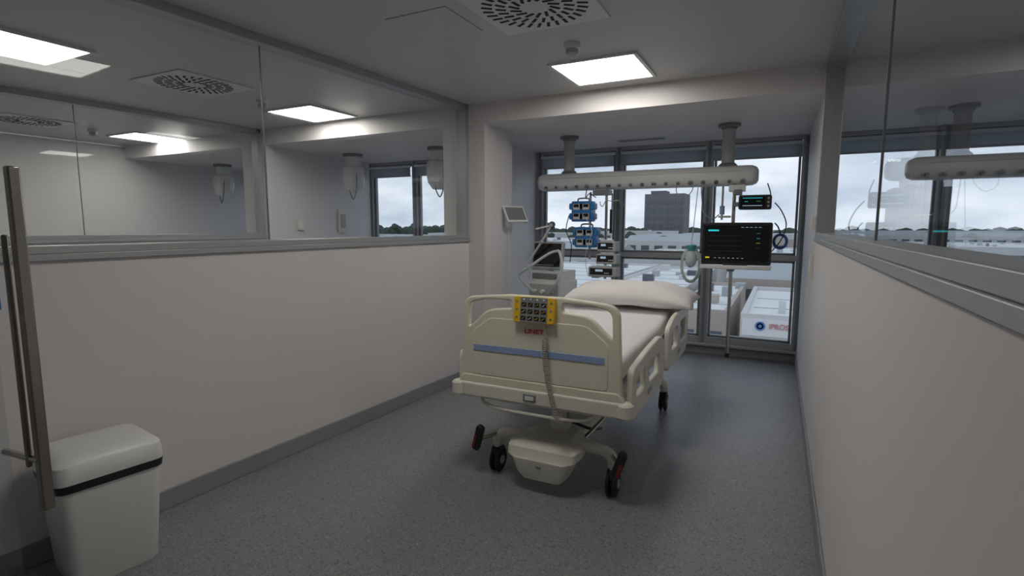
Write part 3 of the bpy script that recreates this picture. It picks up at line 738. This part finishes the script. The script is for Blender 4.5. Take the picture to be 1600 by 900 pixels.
building(-34,-16,46,80,-4.6,'facw','roofw')
building(-5,12,58,78,-3.8,'facp','roofg','saw',label=SAW)
building(-24,-8,84,120,-4.0,'facw','roofw')
building(-58,-30,90,120,-3.8,'facw','roofg','saw',label=SAW)
building(-5,25,92,125,-3.5,'facw','roofw')
building(-34,-12,128,165,-2.2,'facw','roofg','saw',label=SAW)
building(-80,-40,130,168,-3.0,'facw','roofw')
building(-8,8,135,160,-2.0,'facp','roofg')
building(12,50,130,168,-3,'facw','roofw')
building(-60,-36,185,213,-1.0,'facw','roofg')
building(-30,10,183,205,-1.6,'facw','roofw')
building(-130,-80,180,220,-2,'facw','roofw')
building(15,70,190,230,-1.5,'facw','roofg','saw',label=SAW)
building(28,44,60,90,-3.5,'facw','roofw')
building(-100,-60,70,110,-4,'facw','roofw')
building(-170,-110,110,160,-3,'facw','roofg','saw',label=SAW)
tw=empty('tower_building',(-43,226,GZ),label='dark grey office tower block above low buildings',cat='building')
b=B();b.box((0,0,11.5),(15.5,14,23),'facd');b.box((-3,0,23.6),(6,8,1.6),'facd');b.obj('facade',parent=tw)
b=B()
for lv in range(6):
    for i in range(6): b.box((-6.2+i*2.48,-7.05,4+lv*3.1),(1.5,.15,1.7),'winb')
b.obj('window_rows',parent=tw)
def tree(x,y,h):
    r=empty('tree',(x,y,GZ),label='dark green leafy tree among the distant buildings',cat='tree',group='distant trees')
    rr=random.Random(int(x*13+y))
    b=B()
    for i in range(12):
        a=rr.uniform(0,6.28);q=rr.uniform(0,h*.24)
        b.ell((q*math.cos(a),q*math.sin(a),h*rr.uniform(.45,.88)),(h*.14,h*.14,h*.12),'leaf',seg=9,rings=6)
    b.obj('foliage',parent=r)
    B().cyl((0,0,0),(0,0,h*.6),h*.03,'facp',seg=7).obj('trunk',parent=r)
rr=random.Random(5)
for i in range(5): tree(-74+i*9.5,175,rr.uniform(7,9))
for i in range(4): tree(-20+i*9.5,174,rr.uniform(6,7.5))
for i in range(9): tree(-215+i*16,245+rr.uniform(-2,2),rr.uniform(10,14))
for i in range(4): tree(.5+i*5.2,85,rr.uniform(5.8,6.4))
b=B()
for i in range(160):
    x=-420+i*5.2;b.ell((x+rr.uniform(-2,2),340+rr.uniform(-8,8),GZ+rr.uniform(3,5.5)),(5,4,rr.uniform(4,6)),'leaf',seg=8,rings=6)
b.obj('distant_woodland',label='dark band of trees along the horizon',cat='woodland',kind='stuff')

# ---------------------------------------------------------------- world
w=bpy.data.worlds.new('sky');SC.world=w;w.use_nodes=True;nt=w.node_tree;n=nt.nodes;l=nt.links
bg=n['Background'];tc=n.new('ShaderNodeTexCoord');mp=n.new('ShaderNodeMapping');mp.inputs['Scale'].default_value=(1,1,3.2)
nz=n.new('ShaderNodeTexNoise');nz.inputs['Scale'].default_value=3.6;nz.inputs['Detail'].default_value=5;nz.inputs['Roughness'].default_value=.55
sx_=n.new('ShaderNodeSeparateXYZ');l.new(tc.outputs['Generated'],sx_.inputs[0])
mg=n.new('ShaderNodeMath');mg.operation='MULTIPLY_ADD';mg.inputs[1].default_value=-.9;mg.inputs[2].default_value=.07;l.new(sx_.outputs['Z'],mg.inputs[0])
mc=n.new('ShaderNodeMath');mc.operation='MAXIMUM';mc.inputs[1].default_value=-.06;l.new(mg.outputs[0],mc.inputs[0])
ad=n.new('ShaderNodeMath');ad.operation='ADD'
cr=n.new('ShaderNodeValToRGB');e=cr.color_ramp.elements
e[0].position=.36;e[0].color=(.38,.46,.58,1);e[1].position=.64;e[1].color=(.84,.88,.94,1)
l.new(tc.outputs['Generated'],mp.inputs[0]);l.new(mp.outputs[0],nz.inputs['Vector']);l.new(nz.outputs['Fac'],ad.inputs[0]);l.new(mc.outputs[0],ad.inputs[1]);l.new(ad.outputs[0],cr.inputs[0]);l.new(cr.outputs[0],bg.inputs['Color'])
bg.inputs['Strength'].default_value=1.2

# ---------------------------------------------------------------- camera
cam=bpy.data.cameras.new('camera');cam.sensor_width=36;cam.lens=831/1600*36;cam.clip_start=.02;cam.clip_end=3000
co=bpy.data.objects.new('camera',cam);COL.objects.link(co)
co.location=(0,0,1.5);co.rotation_euler=(R(90-6.72),0,R(26.9))
SC.camera=co
